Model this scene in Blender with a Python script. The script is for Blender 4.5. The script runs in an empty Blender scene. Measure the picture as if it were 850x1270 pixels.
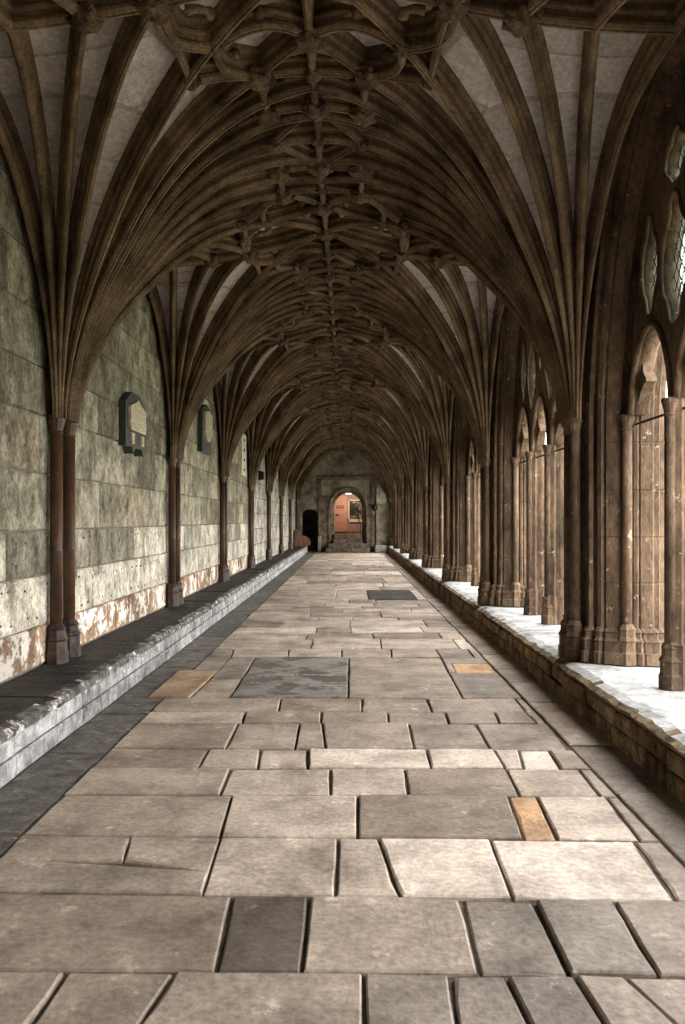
import bpy, bmesh, math, random
from mathutils import Vector, Matrix
random.seed(11)
S = bpy.context.scene
COL = S.collection
PI = math.pi
# ------------------------------------------------------------------ camera, sky, exposure
EYE = 1.64
cam_d = bpy.data.cameras.new('camera')
cam = bpy.data.objects.new('camera', cam_d); COL.objects.link(cam)
cam.location = (0, 0, EYE); cam.rotation_euler = (PI/2, 0, 0)
cam_d.sensor_fit = 'HORIZONTAL'; cam_d.sensor_width = 36.0
cam_d.lens = 36.0*1000/850
cam_d.shift_x = -9/850; cam_d.shift_y = 10/850
cam_d.clip_start = 0.05; cam_d.clip_end = 400
S.camera = cam
cam_d.dof.use_dof = True; cam_d.dof.focus_distance = 9.5; cam_d.dof.aperture_fstop = 5.6
W = bpy.data.worlds.new('overcast_sky'); S.world = W; W.use_nodes = True
bgn = W.node_tree.nodes['Background']
bgn.inputs[0].default_value = (1.0, 0.988, 0.965, 1); bgn.inputs[1].default_value = 1.0
S.view_settings.view_transform = 'Standard'; S.view_settings.look = 'None'
S.view_settings.gamma = 1.0; S.view_settings.use_curve_mapping = False
S.view_settings.exposure = 3.7
try:
    S.cycles.max_bounces = 8; S.cycles.diffuse_bounces = 6
except Exception: pass

# ------------------------------------------------------------------ layout (metres; x right, y along the walk, z up)
BAY = 4.83; HB = BAY/2
XL, XR = -2.70, 2.10           # springing lines of the vault
RX = (XL+XR)/2; HA = (XR-XL)/2 # ridge line and half span
ZS = 2.57                      # springing height
RISE = 2.84
WALL_X = -2.78
ZB = 0.33                      # bench top
Y0 = 1.57*BAY
KMIN, KMAX = -3, 7
def YK(k): return Y0 + k*BAY
YEND = YK(KMAX); YBEG = YK(KMIN)
ORD = ['zeroth','first','second','third','fourth','fifth','sixth','seventh','eighth','ninth','tenth','eleventh','twelfth']

# ------------------------------------------------------------------ materials
def nt(name):
    m = bpy.data.materials.new(name); m.use_nodes = True
    t = m.node_tree
    return m, t, t.nodes['Principled BSDF']
def stone(name, c1, c2, scale=1.5, rough=.8, bump=.35, fine=30.0, patch=None, patch_amt=.5, patch_scale=3.0,
          objcol=False, stretch=(1,1,1), spec=.3, lo=.38, hi=.62, dist=.012, joints=None, gloss=None, amp=(.62,1.25), jm=(.35,.33,.3), pits=0):
    m, t, b = nt(name)
    N, L = t.nodes.new, t.links.new
    g = N('ShaderNodeNewGeometry'); mp = N('ShaderNodeMapping'); mp.inputs['Scale'].default_value = stretch
    L(g.outputs['Position'], mp.inputs['Vector'])
    n1 = N('ShaderNodeTexNoise'); n1.inputs['Scale'].default_value = scale; n1.inputs['Detail'].default_value = 7; n1.inputs['Roughness'].default_value = .65
    L(mp.outputs[0], n1.inputs['Vector'])
    r1 = N('ShaderNodeMapRange'); r1.inputs['From Min'].default_value = lo; r1.inputs['From Max'].default_value = hi
    L(n1.outputs['Fac'], r1.inputs['Value'])
    mx = N('ShaderNodeMix'); mx.data_type = 'RGBA'
    mx.inputs['A'].default_value = (*c1, 1); mx.inputs['B'].default_value = (*c2, 1)
    L(r1.outputs[0], mx.inputs['Factor'])
    col = mx.outputs['Result']
    n2 = N('ShaderNodeTexNoise'); n2.inputs['Scale'].default_value = fine; n2.inputs['Detail'].default_value = 6; n2.inputs['Roughness'].default_value = .7
    L(mp.outputs[0], n2.inputs['Vector'])
    r2 = N('ShaderNodeMapRange'); r2.inputs['From Min'].default_value = .3; r2.inputs['From Max'].default_value = .7
    r2.inputs['To Min'].default_value = amp[0]; r2.inputs['To Max'].default_value = amp[1]
    L(n2.outputs['Fac'], r2.inputs['Value'])
    vm = N('ShaderNodeVectorMath'); vm.operation = 'SCALE'
    L(col, vm.inputs[0]); L(r2.outputs[0], vm.inputs['Scale']); col = vm.outputs[0]
    if patch:
        n3 = N('ShaderNodeTexNoise'); n3.inputs['Scale'].default_value = patch_scale; n3.inputs['Detail'].default_value = 9; n3.inputs['Roughness'].default_value = .72
        L(g.outputs['Position'], n3.inputs['Vector'])
        r3 = N('ShaderNodeMapRange'); r3.inputs['From Min'].default_value = 1-patch_amt; r3.inputs['From Max'].default_value = 1-patch_amt+.06
        L(n3.outputs['Fac'], r3.inputs['Value'])
        m3 = N('ShaderNodeMix'); m3.data_type = 'RGBA'; m3.inputs['B'].default_value = (*patch, 1)
        L(r3.outputs[0], m3.inputs['Factor']); L(col, m3.inputs['A']); col = m3.outputs['Result']
    if joints:      # (width, height): fine masonry joints where blocks are too far away to build
        tc = N('ShaderNodeSeparateXYZ'); L(g.outputs['Position'], tc.inputs[0])
        cb = N('ShaderNodeCombineXYZ'); L(tc.outputs[1], cb.inputs[0]); L(tc.outputs[2], cb.inputs[1])
        bk = N('ShaderNodeTexBrick'); bk.inputs['Scale'].default_value = 1; bk.inputs['Brick Width'].default_value = joints[0]; bk.inputs['Row Height'].default_value = joints[1]
        bk.inputs['Mortar Size'].default_value = .012; bk.inputs['Color1'].default_value = (1,1,1,1); bk.inputs['Color2'].default_value = (.75,.75,.73,1); bk.inputs['Mortar'].default_value = (*jm,1)
        L(cb.outputs[0], bk.inputs['Vector'])
        mj = N('ShaderNodeVectorMath'); mj.operation = 'MULTIPLY'; L(col, mj.inputs[0]); L(bk.outputs['Color'], mj.inputs[1]); col = mj.outputs[0]
    if objcol:
        oi = N('ShaderNodeObjectInfo'); mm = N('ShaderNodeVectorMath'); mm.operation = 'MULTIPLY'
        L(col, mm.inputs[0]); L(oi.outputs['Color'], mm.inputs[1]); col = mm.outputs[0]
    L(col, b.inputs['Base Color'])
    b.inputs['Roughness'].default_value = rough
    b.inputs['Specular IOR Level'].default_value = spec
    if gloss:
        rg = N('ShaderNodeMapRange'); rg.inputs['From Min'].default_value = .35; rg.inputs['From Max'].default_value = .65
        rg.inputs['To Min'].default_value = gloss[0]; rg.inputs['To Max'].default_value = gloss[1]
        L(n1.outputs['Fac'], rg.inputs['Value']); L(rg.outputs[0], b.inputs['Roughness'])
    ad = N('ShaderNodeMath'); ad.operation = 'MULTIPLY_ADD'; ad.inputs[1].default_value = 2.0
    L(n1.outputs['Fac'], ad.inputs[0]); L(n2.outputs['Fac'], ad.inputs[2])
    if pits:
        vo = N('ShaderNodeTexVoronoi'); vo.inputs['Scale'].default_value = pits; L(g.outputs['Position'], vo.inputs['Vector'])
        pm = N('ShaderNodeMapRange'); pm.inputs['From Max'].default_value = .35; pm.inputs['To Min'].default_value = -.6; pm.inputs['To Max'].default_value = 0; L(vo.outputs['Distance'], pm.inputs['Value'])
        a2 = N('ShaderNodeMath'); L(ad.outputs[0], a2.inputs[0]); L(pm.outputs[0], a2.inputs[1]); ad = a2
    bp = N('ShaderNodeBump'); bp.inputs['Strength'].default_value = bump; bp.inputs['Distance'].default_value = dist
    L(ad.outputs[0], bp.inputs['Height']); L(bp.outputs[0], b.inputs['Normal'])
    return m
def plain(name, c, rough=.6, metal=0.0, emit=None, es=0):
    m, t, b = nt(name)
    n = t.nodes.new('ShaderNodeTexNoise'); n.inputs['Scale'].default_value = 25; n.inputs['Detail'].default_value = 4
    r = t.nodes.new('ShaderNodeMix'); r.data_type = 'RGBA'
    r.inputs['A'].default_value = (*[x*.75 for x in c], 1); r.inputs['B'].default_value = (*c, 1)
    t.links.new(n.outputs['Fac'], r.inputs['Factor']); t.links.new(r.outputs['Result'], b.inputs['Base Color'])
    b.inputs['Roughness'].default_value = rough; b.inputs['Metallic'].default_value = metal
    if emit:
        b.inputs['Emission Color'].default_value = (*emit, 1); b.inputs['Emission Strength'].default_value = es
    return m
M = {}
M['rib'] = stone('rib_stone', (.05,.032,.018), (.255,.175,.105), 2.4, .8, .5, 34, spec=.2, lo=.32, hi=.68, amp=(.5,1.4))
M['web'] = stone('vault_web', (.50,.445,.40), (.72,.67,.62), 1.3, .9, .3, 24, spec=.1, joints=(.55,.27), jm=(.68,.63,.58))
M['boss'] = stone('boss_stone', (.04,.026,.016), (.17,.112,.066), 5, .8, .6, 40, spec=.2)
M['shaft'] = stone('brown_marble', (.022,.011,.007), (.115,.056,.028), 3.0, .45, .3, 45, spec=.4, stretch=(1,1,.5), lo=.32, hi=.66)
M['pier'] = stone('pier_stone', (.028,.018,.011), (.185,.122,.078), 3.0, .85, .9, 26, patch=(.42,.33,.23), patch_amt=.385, patch_scale=9, stretch=(1,1,.35), spec=.2, lo=.30, hi=.68, amp=(.45,1.45))
M['shaftbase'] = stone('dark_marble_base', (.012,.008,.006), (.07,.042,.026), 5, .5, .6, 30, spec=.35, patch=(.26,.16,.09), patch_amt=.37, patch_scale=8)
M['wall'] = stone('ashlar', (.13,.118,.088), (.55,.515,.44), 4.0, .95, 1.0, 24, objcol=True, spec=.1, lo=.30, hi=.64, dist=.03, patch=(.085,.075,.055), patch_amt=.40, patch_scale=9, stretch=(1,1,.75), amp=(.45,1.45), pits=22)
M['wallfar'] = stone('far_ashlar', (.20,.185,.15), (.54,.505,.43), 2.4, .95, .6, 20, joints=(.85,.46), spec=.1, amp=(.5,1.4))
M['wallband'] = stone('flaking_band', (.19,.115,.068), (.37,.26,.175), 2.5, .95, .8, 18, objcol=True, patch=(.72,.66,.58), patch_amt=.50, patch_scale=3.8, spec=.1)
M['mortar'] = stone('mortar', (.13,.11,.085), (.24,.21,.165), 5, .95, .6, 30, spec=.1)
M['benchtop'] = stone('black_bench_top', (.006,.005,.004), (.030,.024,.020), 5, .6, 1.0, 20, patch=(.26,.225,.19), patch_amt=.38, patch_scale=9, spec=.25, dist=.03, stretch=(1,.5,1))
M['nosing'] = stone('chipped_nosing', (.03,.026,.023), (.16,.145,.13), 6, .7, .9, 20, patch=(.66,.61,.55), patch_amt=.46, patch_scale=9, spec=.3, dist=.02)
M['benchfront'] = stone('bench_front', (.13,.125,.12), (.42,.41,.40), 4.0, .85, .9, 16, objcol=True, patch=(.62,.60,.57), patch_amt=.40, patch_scale=6, spec=.2, lo=.34, hi=.66)
M['slab'] = stone('paving', (.15,.125,.106), (.46,.41,.365), 2.2, .5, .45, 30, objcol=True, spec=.42, gloss=(.60,.36), patch=(.62,.575,.53), patch_amt=.405, patch_scale=4.5, lo=.28, hi=.64, dist=.016, amp=(.6,1.3))
M['ledger'] = stone('ledger_stone', (.20,.178,.158), (.30,.27,.24), 4, .55, .3, 40, spec=.3, patch=(.105,.094,.084), patch_amt=.53, patch_scale=1.9)
M['letters'] = plain('worn_letters', (.42,.40,.37), .8)
M['gutter'] = stone('gutter_slab', (.055,.05,.045), (.21,.195,.18), 6, .6, 1.0, 18, objcol=True, patch=(.40,.38,.35), patch_amt=.40, patch_scale=7, spec=.35, dist=.03, lo=.32, hi=.66)
M['dirt'] = stone('joint_dirt', (.07,.058,.045), (.16,.135,.105), 8, .95, .8, 40)
M['sill'] = stone('sill_stone', (.22,.218,.212), (.44,.437,.43), 3.0, .85, .6, 20, objcol=True, patch=(.12,.11,.095), patch_amt=.36, patch_scale=6, spec=.2)
M['rubble'] = stone('rubble', (.06,.042,.026), (.27,.20,.125), 5, .9, .9, 18, objcol=True, spec=.15, patch=(.035,.026,.018), patch_amt=.42, patch_scale=7, lo=.34, hi=.66)
M['endwall'] = stone('end_wall', (.13,.117,.09), (.38,.345,.28), 1.8, .95, .6, 16, spec=.1)
M['endpale'] = stone('end_rubble', (.22,.19,.14), (.46,.40,.30), 3, .95, .8, 14, spec=.1)
M['portal'] = stone('portal_stone', (.08,.062,.045), (.25,.195,.145), 3, .9, .5, 20, spec=.1)
M['step'] = stone('step_stone', (.07,.05,.036), (.20,.15,.11), 4, .8, .5, 20, spec=.2)
M['black'] = plain('hole_filling', (.10,.085,.065), .9)
M['iron'] = plain('black_iron', (.02,.019,.018), .5, .6)
M['slate'] = plain('slate_plaque', (.035,.04,.038), .5)
M['cream'] = stone('cream_marble', (.42,.35,.24), (.60,.52,.38), 7, .5, .1, 30, stretch=(1,.4,4))
M['pale'] = stone('pale_marble', (.62,.58,.46), (.75,.71,.60), 6, .5, .1, 30)
M['oak'] = stone('old_oak', (.10,.055,.03), (.24,.14,.08), 3, .6, .4, 30, stretch=(3,3,.5))
M['pink'] = plain('pink_door_paint', (.44,.23,.18), .6)
M['grey_pink'] = plain('pink_grey_plaster', (.30,.22,.20), .8)
M['cream_paint'] = plain('cream_paint', (.62,.52,.42), .6)
M['picture'] = stone('picture_print', (.012,.012,.018), (.40,.30,.22), 3.2, .4, 0, 6, lo=.5, hi=.7)
M['lamp'] = plain('lamp_glow', (1,.9,.75), .5, 0, (1,.82,.6), 2.5)
M['roof'] = plain('roof_lead', (.12,.12,.12), .8)
M['lawn'] = stone('lawn', (.13,.145,.07), (.22,.225,.12), .8, .95, .6, 40, spec=.1)
M['bounce_ground'] = stone('added_pale_ground', (.35,.33,.29), (.5,.47,.42), 2, .95, .5, 60, spec=.1)  # pale ground for the added path, so bounced light is less green
def glass_mat():
    m, t, b = nt('old_glass')
    tr = t.nodes.new('ShaderNodeBsdfTransparent'); tr.inputs[0].default_value = (.72,.78,.76,1)
    gl = t.nodes.new('ShaderNodeBsdfGlossy'); gl.inputs['Roughness'].default_value = .08
    mx = t.nodes.new('ShaderNodeMixShader'); mx.inputs[0].default_value = .06
    t.links.new(tr.outputs[0], mx.inputs[1]); t.links.new(gl.outputs[0], mx.inputs[2])
    t.links.new(mx.outputs[0], t.nodes['Material Output'].inputs['Surface'])
    return m
M['glass'] = glass_mat()
M['lead'] = plain('lead_came', (.05,.05,.052), .6, .4)

# ------------------------------------------------------------------ helpers
def mesh(name, V, F, mat, smooth=False):
    me = bpy.data.meshes.new(name); me.from_pydata([tuple(v) for v in V], [], F)
    me.materials.append(M[mat] if isinstance(mat, str) else mat)
    if smooth: me.shade_smooth()
    me.update()
    return me
def fixn(me):
    bm = bmesh.new(); bm.from_mesh(me); bmesh.ops.recalc_face_normals(bm, faces=bm.faces[:]); bm.to_mesh(me); bm.free()
    return me
def ob(name, me, parent=None, loc=(0,0,0), rz=0, color=None):
    o = bpy.data.objects.new(name, me); COL.objects.link(o)
    o.location = loc; o.rotation_euler = (0,0,rz)
    if parent: o.parent = parent
    if color: o.color = (*color, 1)
    return o
def thing(name, label, cat, loc=(0,0,0), rz=0, group=None):
    o = ob(name, None, None, loc, rz); return tag(o, label, cat, group)
def tag(o, label, cat=None, group=None, kind=None):
    o['label'] = label
    if cat: o['category'] = cat
    if group: o['group'] = group
    if kind: o['kind'] = kind
    return o
def struct(name, me, label, loc=(0,0,0)):
    o = ob(name, me, None, loc); o['kind'] = 'structure'; o['label'] = label; return o
def box_vf(x0,x1,y0,y1,z0,z1):
    V = [(x,y,z) for z in (z0,z1) for y in (y0,y1) for x in (x0,x1)]
    F = [(0,2,3,1),(4,5,7,6),(0,1,5,4),(2,6,7,3),(0,4,6,2),(1,3,7,5)]
    return V, F
def box(name, x0,x1,y0,y1,z0,z1, mat, parent=None, bev=0, color=None, jit=0):
    V, F = box_vf(x0,x1,y0,y1,z0,z1)
    if jit: V = [tuple(c+random.uniform(-jit,jit) for c in v) for v in V]
    me = mesh(name, V, F, mat)
    if bev:
        bm = bmesh.new(); bm.from_mesh(me); bmesh.ops.bevel(bm, geom=bm.edges[:], offset=bev, segments=1, affect='EDGES'); bm.to_mesh(me); bm.free()
    return ob(name, me, parent, color=color)
def merge(parts):
    V, F = [], []
    for v, f in parts:
        n = len(V); V += list(v); F += [tuple(i+n for i in q) for q in f]
    return V, F
def lathe_vf(prof, n=12, c=(0,0,0), rot=0):
    V, F = [], []
    for r, z in prof:
        for i in range(n):
            a = rot+2*PI*i/n; V.append((c[0]+r*math.cos(a), c[1]+r*math.sin(a), c[2]+z))
    for j in range(len(prof)-1):
        for i in range(n):
            F.append((j*n+i, j*n+(i+1)%n, (j+1)*n+(i+1)%n, (j+1)*n+i))
    F.append(tuple(range(n-1,-1,-1))); F.append(tuple((len(prof)-1)*n+i for i in range(n)))
    return V, F
def sweep_vf(path, prof, side=None, scale=None, closed=True, caps=True):
    """prof: (u along side, v along the inward normal)."""
    V, F = [], []; n = len(prof); m = len(path)
    P = [Vector(p) for p in path]
    for i, p in enumerate(P):
        t = (P[min(i+1,m-1)]-P[max(i-1,0)]).normalized()
        s = side if side is not None else Vector((0,0,1)).cross(t).normalized()
        nn = t.cross(s).normalized()
        k = scale[i] if scale else 1
        for u, v in prof: V.append(p+s*(u*k)+nn*(v*k))
    for i in range(m-1):
        for j in range(n if closed else n-1):
            F.append((i*n+j, i*n+(j+1)%n, (i+1)*n+(j+1)%n, (i+1)*n+j))
    if closed and caps:
        F.append(tuple(range(n-1,-1,-1))); F.append(tuple((m-1)*n+j for j in range(n)))
    return V, F
def disc_prof(r, n=6): return [(r*math.cos(2*PI*i/n), r*math.sin(2*PI*i/n)) for i in range(n)]
def extrude_poly(pts, h0, h1, conv):
    n = len(pts); V = [conv(p[0],p[1],h0) for p in pts]+[conv(p[0],p[1],h1) for p in pts]
    F = [tuple(range(n)), tuple(range(2*n-1,n-1,-1))]+[(i,(i+1)%n,n+(i+1)%n,n+i) for i in range(n)]
    return V, F
def gpt(x, y):
    Z = EYE*1000/(y-645); return ((x-434)/1000*Z, Z)

# ------------------------------------------------------------------ vault surface
def pq(phi):
    d = math.degrees(phi)
    if d <= 45: return 2.15-.15*d/45, .62
    k = (d-45)/45
    return 2.0+1.0*k**1.5, .62-.02*k
def rise_at(phi):           # the cross ridge dips towards the walls
    if phi <= PI/4: return RISE
    return RISE-.44*(1-min(1, HB/math.tan(phi)/HA)**2)
def prof_h(s, phi):
    p, q = pq(phi); s = min(max(s,0),1)
    return rise_at(phi)*(1-(1-s)**p)**q
def surf(a, b):
    d = math.hypot(a,b)
    if d < 1e-6: return 0
    phi = math.atan2(b,a); D = min(HA/max(math.cos(phi),1e-9), HB/max(math.sin(phi),1e-9))
    return prof_h(d/D, phi)
# ------------------------------------------------------------------ ground, floor, walls
floor = struct('floor', mesh('floor', *box_vf(-2.9, 1.98, YBEG, YEND+.2, -.25, -.022), 'dirt'), 'worn stone slab floor of the cloister walk')
def slab_mesh(quad, mat, gap=.009, th=.05, lift=0, rough=.005, tilt=.003, step=.16):
    Q = [Vector(p) for p in quad]; c = sum(Q, Vector((0,0)))/4
    far = c.y > 13
    pts, nrm = [], []
    for i in range(4):
        p, q_ = Q[i], Q[(i+1)%4]; L = (q_-p).length; e = (q_-p)/max(L,1e-6)
        n_in = Vector((-e.y,e.x))
        if n_in.dot(c-p) < 0: n_in = -n_in
        pe = (Q[i]-Q[i-1]).normalized(); n_pr = Vector((-pe.y,pe.x))
        if n_pr.dot(c-p) < 0: n_pr = -n_pr
        n = 2 if far else max(2, min(9, int(L/step)))
        for j in range(n):
            pts.append(p.lerp(q_, j/n)); nrm.append(n_in+n_pr if j == 0 else n_in)
    tx, ty = random.uniform(-tilt,tilt), random.uniform(-tilt,tilt)
    out, inn = [], []
    for p, d in zip(pts, nrm):
        r = random.uniform(0,rough); big = random.random() < .07
        out.append(p+d*(gap*.8+r+(.008 if big else 0))); inn.append(p+d*(gap*.8+r+.005+random.uniform(0,rough)+(.014 if big else 0)))
    n = len(pts); V = []
    z = lambda p, o: lift+o+(p.x-c.x)*tx+(p.y-c.y)*ty
    for p in inn: V.append((p.x,p.y,z(p,0)))
    for p in out: V.append((p.x,p.y,z(p,-.007)))
    for p in out: V.append((p.x,p.y,-th))
    F = [tuple(range(n))]
    for k in (0,1):
        for i in range(n): F.append((k*n+i,(k+1)*n+i,(k+1)*n+(i+1)%n,k*n+(i+1)%n))
    return fixn(mesh('paving_slab', V, F, mat))
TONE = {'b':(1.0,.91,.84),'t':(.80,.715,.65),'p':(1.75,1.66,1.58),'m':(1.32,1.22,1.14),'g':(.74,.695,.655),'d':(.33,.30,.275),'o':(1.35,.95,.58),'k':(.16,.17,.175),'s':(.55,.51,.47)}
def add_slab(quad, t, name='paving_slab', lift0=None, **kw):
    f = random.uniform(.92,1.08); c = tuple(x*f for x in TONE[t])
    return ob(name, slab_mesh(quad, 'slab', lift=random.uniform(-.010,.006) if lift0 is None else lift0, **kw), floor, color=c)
LE, RE = -1.72, 1.60
def foot(y, X): return 434+X*(y-645)/EYE
# traced rows: (top y at x=0, top y at x=850, bottom y at 0, bottom y at 850, joints [(x top, x bottom)], tones)
rows = [
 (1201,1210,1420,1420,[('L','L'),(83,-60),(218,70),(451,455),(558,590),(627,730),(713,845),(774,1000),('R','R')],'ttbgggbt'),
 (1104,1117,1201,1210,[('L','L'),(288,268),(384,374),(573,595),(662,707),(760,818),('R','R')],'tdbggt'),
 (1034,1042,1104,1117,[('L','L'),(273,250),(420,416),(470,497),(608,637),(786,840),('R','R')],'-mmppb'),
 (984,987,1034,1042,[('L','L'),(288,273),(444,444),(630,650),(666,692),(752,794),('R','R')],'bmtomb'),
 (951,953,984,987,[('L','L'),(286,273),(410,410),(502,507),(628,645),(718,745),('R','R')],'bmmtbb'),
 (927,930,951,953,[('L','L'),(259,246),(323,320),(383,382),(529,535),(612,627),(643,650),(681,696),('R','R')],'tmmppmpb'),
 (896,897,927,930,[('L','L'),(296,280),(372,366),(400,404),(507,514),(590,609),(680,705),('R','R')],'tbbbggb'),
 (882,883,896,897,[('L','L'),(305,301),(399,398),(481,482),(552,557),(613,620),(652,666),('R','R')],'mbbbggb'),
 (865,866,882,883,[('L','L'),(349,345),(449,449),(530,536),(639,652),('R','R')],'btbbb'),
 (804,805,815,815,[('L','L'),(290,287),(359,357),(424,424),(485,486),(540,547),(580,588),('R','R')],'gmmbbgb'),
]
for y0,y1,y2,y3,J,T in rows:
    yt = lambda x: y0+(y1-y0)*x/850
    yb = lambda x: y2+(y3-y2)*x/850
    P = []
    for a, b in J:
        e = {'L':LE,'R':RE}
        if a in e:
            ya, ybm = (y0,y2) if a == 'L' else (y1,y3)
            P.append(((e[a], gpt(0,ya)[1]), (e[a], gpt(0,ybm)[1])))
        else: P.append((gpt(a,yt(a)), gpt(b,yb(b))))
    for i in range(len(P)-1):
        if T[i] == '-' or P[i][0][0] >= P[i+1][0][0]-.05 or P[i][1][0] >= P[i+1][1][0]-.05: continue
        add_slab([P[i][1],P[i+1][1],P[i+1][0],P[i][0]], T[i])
# the row with the dark ledger stone
q = lambda *p: [gpt(*a) for a in p]
yA, yB, yC = gpt(0,1034)[1], gpt(0,1067)[1], gpt(0,1104)[1]
add_slab([(LE,yB),gpt(153,1066),gpt(163,1036),(LE,yA)], 'b', gap=.002)
add_slab(q((153,1066),(259,1081),(273,1037),(163,1036)), 'b', gap=.002)
add_slab([(LE,yC),gpt(250,1108),gpt(259,1081),(LE,yB+.03)], 'b', gap=.002)
lg = add_slab(q((285.5,865),(432,865),(433,815),(318,815)), 's', name='ledger_slab', tilt=0, lift0=.007); lg['label'] = 'dark worn ledger stone with faint inscription'
lg.data.materials[0] = M['ledger']
rl = random.Random(3); LV = []
for x0_, x1_, y_ in ((374,428,848),(305,322,848),(340,420,838)):
    x_ = x0_
    while x_ < x1_:
        X_, Y_ = gpt(x_, y_); h_ = rl.uniform(.02,.04); LV.append(box_vf(X_, X_+rl.uniform(.008,.02), Y_, Y_+h_, -.002, .0085)); x_ += rl.choice([2.6,3.2,4.5])
ob('inscription', mesh('inscription', *merge(LV), 'letters'), lg)
add_slab(q((432,865),(574,865),(547,815),(433,815)), 'b')
add_slab(q((235,865),(285.5,865),(301,841),(262,841)), 'b')
add_slab(q((262,841),(301,841),(318,815),(287,815)), 'g')
zt, zm, zb_ = gpt(0,815)[1], gpt(0,831)[1], gpt(0,865)[1]
add_slab([(LE-.16,zb_),gpt(235,865),gpt(272,831),(LE-.16,zm)], 'o').color = (.95,.72,.52,1)
add_slab([(LE,zm),gpt(272,831),gpt(287,815),(LE,zt)], 'g')
add_slab([gpt(551,822),(RE,gpt(0,822)[1]),(RE,zt),gpt(547,815)], 'g'); add_slab([gpt(566,834),(RE,gpt(0,834)[1]),(RE,gpt(0,822)[1]),gpt(560,822)], 'o'); add_slab(q((557,834),(566,834),(560,822),(551,822)), 'b', gap=.004)
add_slab([gpt(574,865),(RE,zb_),(RE,gpt(0,834)[1]),gpt(557,834)], 'g')
# rows further on, and the short run behind the viewpoint
ybs = [gpt(0,804.5)[1]]
rr = random.Random(5)
while ybs[-1] < 16.0: ybs.append(ybs[-1]+rr.choice([.42,.5,.62,.75,.85]))
ybs[-1] = 16.63; ybs += [18.85]
while ybs[-1] < YEND-1.0: ybs.append(ybs[-1]+rr.choice([.62,.8,.95,1.15]))
ybs.append(YEND)
for i in range(len(ybs)-1):
    ya, yb2 = ybs[i], ybs[i+1]
    if abs(ya-16.63) < .01: xs = [LE,-1.15,-.3,.40,1.40,RE]; T = 'bmmkmb'
    else:
        xs = [LE]
        while xs[-1] < RE-1.1: xs.append(xs[-1]+rr.uniform(.5,1.25 if ya<16 else 1.5))
        xs.append(RE); T = ''.join(rr.choice('bbmmtmpg') for _ in xs)
    sk = [rr.uniform(-.015,.015) for _ in xs]
    for j in range(len(xs)-1):
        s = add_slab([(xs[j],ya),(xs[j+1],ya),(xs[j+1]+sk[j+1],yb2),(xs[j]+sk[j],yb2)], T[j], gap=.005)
        if T[j] == 'k': s['label'] = 'black ledger stone'
ya = gpt(0,1420)[1]
for yy, xs in ((YBEG,(LE,-.6,.6,RE)),(-3.5,(LE,-.9,.3,1.2,RE)),(-.6,(LE,-1.,-.1,.8,RE)),):
    yn = {YBEG:-3.5,-3.5:-.6,-.6:ya}[yy]
    for j in range(len(xs)-1): add_slab([(xs[j],yy),(xs[j+1],yy),(xs[j+1],yn),(xs[j],yn)], rr.choice('btg'))
y = YBEG
while y < YEND-.3:     # rough dark gutter slabs along the bench
    L = rr.uniform(.8,1.5) if y < 18 else rr.uniform(1.6,2.6)
    y2 = min(y+L, YEND)
    x0 = -2.17
    f = rr.uniform(.8,1.25)
    ob('gutter_slab', slab_mesh([(x0,y),(LE,y),(LE,y2),(x0,y2)], 'gutter', lift=-.014, rough=.02), floor, color=(f,f*.955,f*.91))
    y = y2

y = YBEG
while y < YEND-.3:     # paving slabs along the foot of the low wall
    L = rr.uniform(.7,1.4) if y < 18 else rr.uniform(1.6,2.6)
    y2 = min(y+L, YEND)
    add_slab([(RE,y),(1.96,y),(1.96,y2),(RE,y2)], rr.choice('btgb'))
    y = y2

# left wall: blocks near, plain masonry beyond
YB1 = 22.3
wl = struct('wall_left', mesh('wall_left', *merge([box_vf(-3.3,WALL_X-.02,YBEG,YB1,0,5.75), box_vf(-3.3,WALL_X,YB1,YEND+.3,0,5.75)]), 'wallfar'), 'ashlar back wall of the cloister walk')
wl.data.materials.clear(); wl.data.materials.append(M['mortar']); wl.data.materials.append(M['wallfar'])
for p in wl.data.polygons: p.material_index = 0 if p.index < 6 else 1
courses = [ZB+.01,.69,1.14,1.55,2.06,2.59,3.02,3.50,3.98,4.45,5.0,5.4]
for ci in range(len(courses)-1):
    z0, z1 = courses[ci], courses[ci+1]
    y = 3.4+rr.uniform(-.4,0)
    while y < YB1:
        L = rr.uniform(.42,1.05) if ci else rr.uniform(.3,.7)
        y2 = min(y+L, YB1)
        if YB1-y2 < .3: y2 = YB1
        g = rr.uniform(.58,1.26)
        if ci == 0: mat, c = 'wallband', (g,g,g)
        elif ci == 1: mat, c = 'wall', (1.5*g**.4,1.47*g**.4,1.42*g**.4)
        elif ci == 2: mat, c = 'wall', ((1.36*g,1.33*g,1.27*g) if rr.random() < .6 else (.95*g,.92*g,.86*g))
        else:
            k = .84; c = (k*g,k*g*.975,k*g*.87)
            if rr.random() < .1: c = (1.0*g+.1,.92*g+.09,.8*g+.08)
            mat = 'wall'
        pr = rr.uniform(0,.008)
        dz = .006
        V, F = box_vf(WALL_X-.06, WALL_X+pr, y+.008, y2-.008, z0+dz, z1-dz)
        V = [(v[0], v[1]+rr.uniform(-.006,.006), v[2]+rr.uniform(-.006,.006)) for v in V]
        me = mesh('stone_block', V, F, mat)
        bm = bmesh.new(); bm.from_mesh(me)
        ed = [e for e in bm.edges if all(v.co.x > WALL_X-.01 for v in e.verts)]
        bmesh.ops.bevel(bm, geom=ed, offset=.012, segments=1, affect='EDGES'); bm.to_mesh(me); bm.free()
        ob('stone_block', me, wl, color=c)
        y = y2
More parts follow.
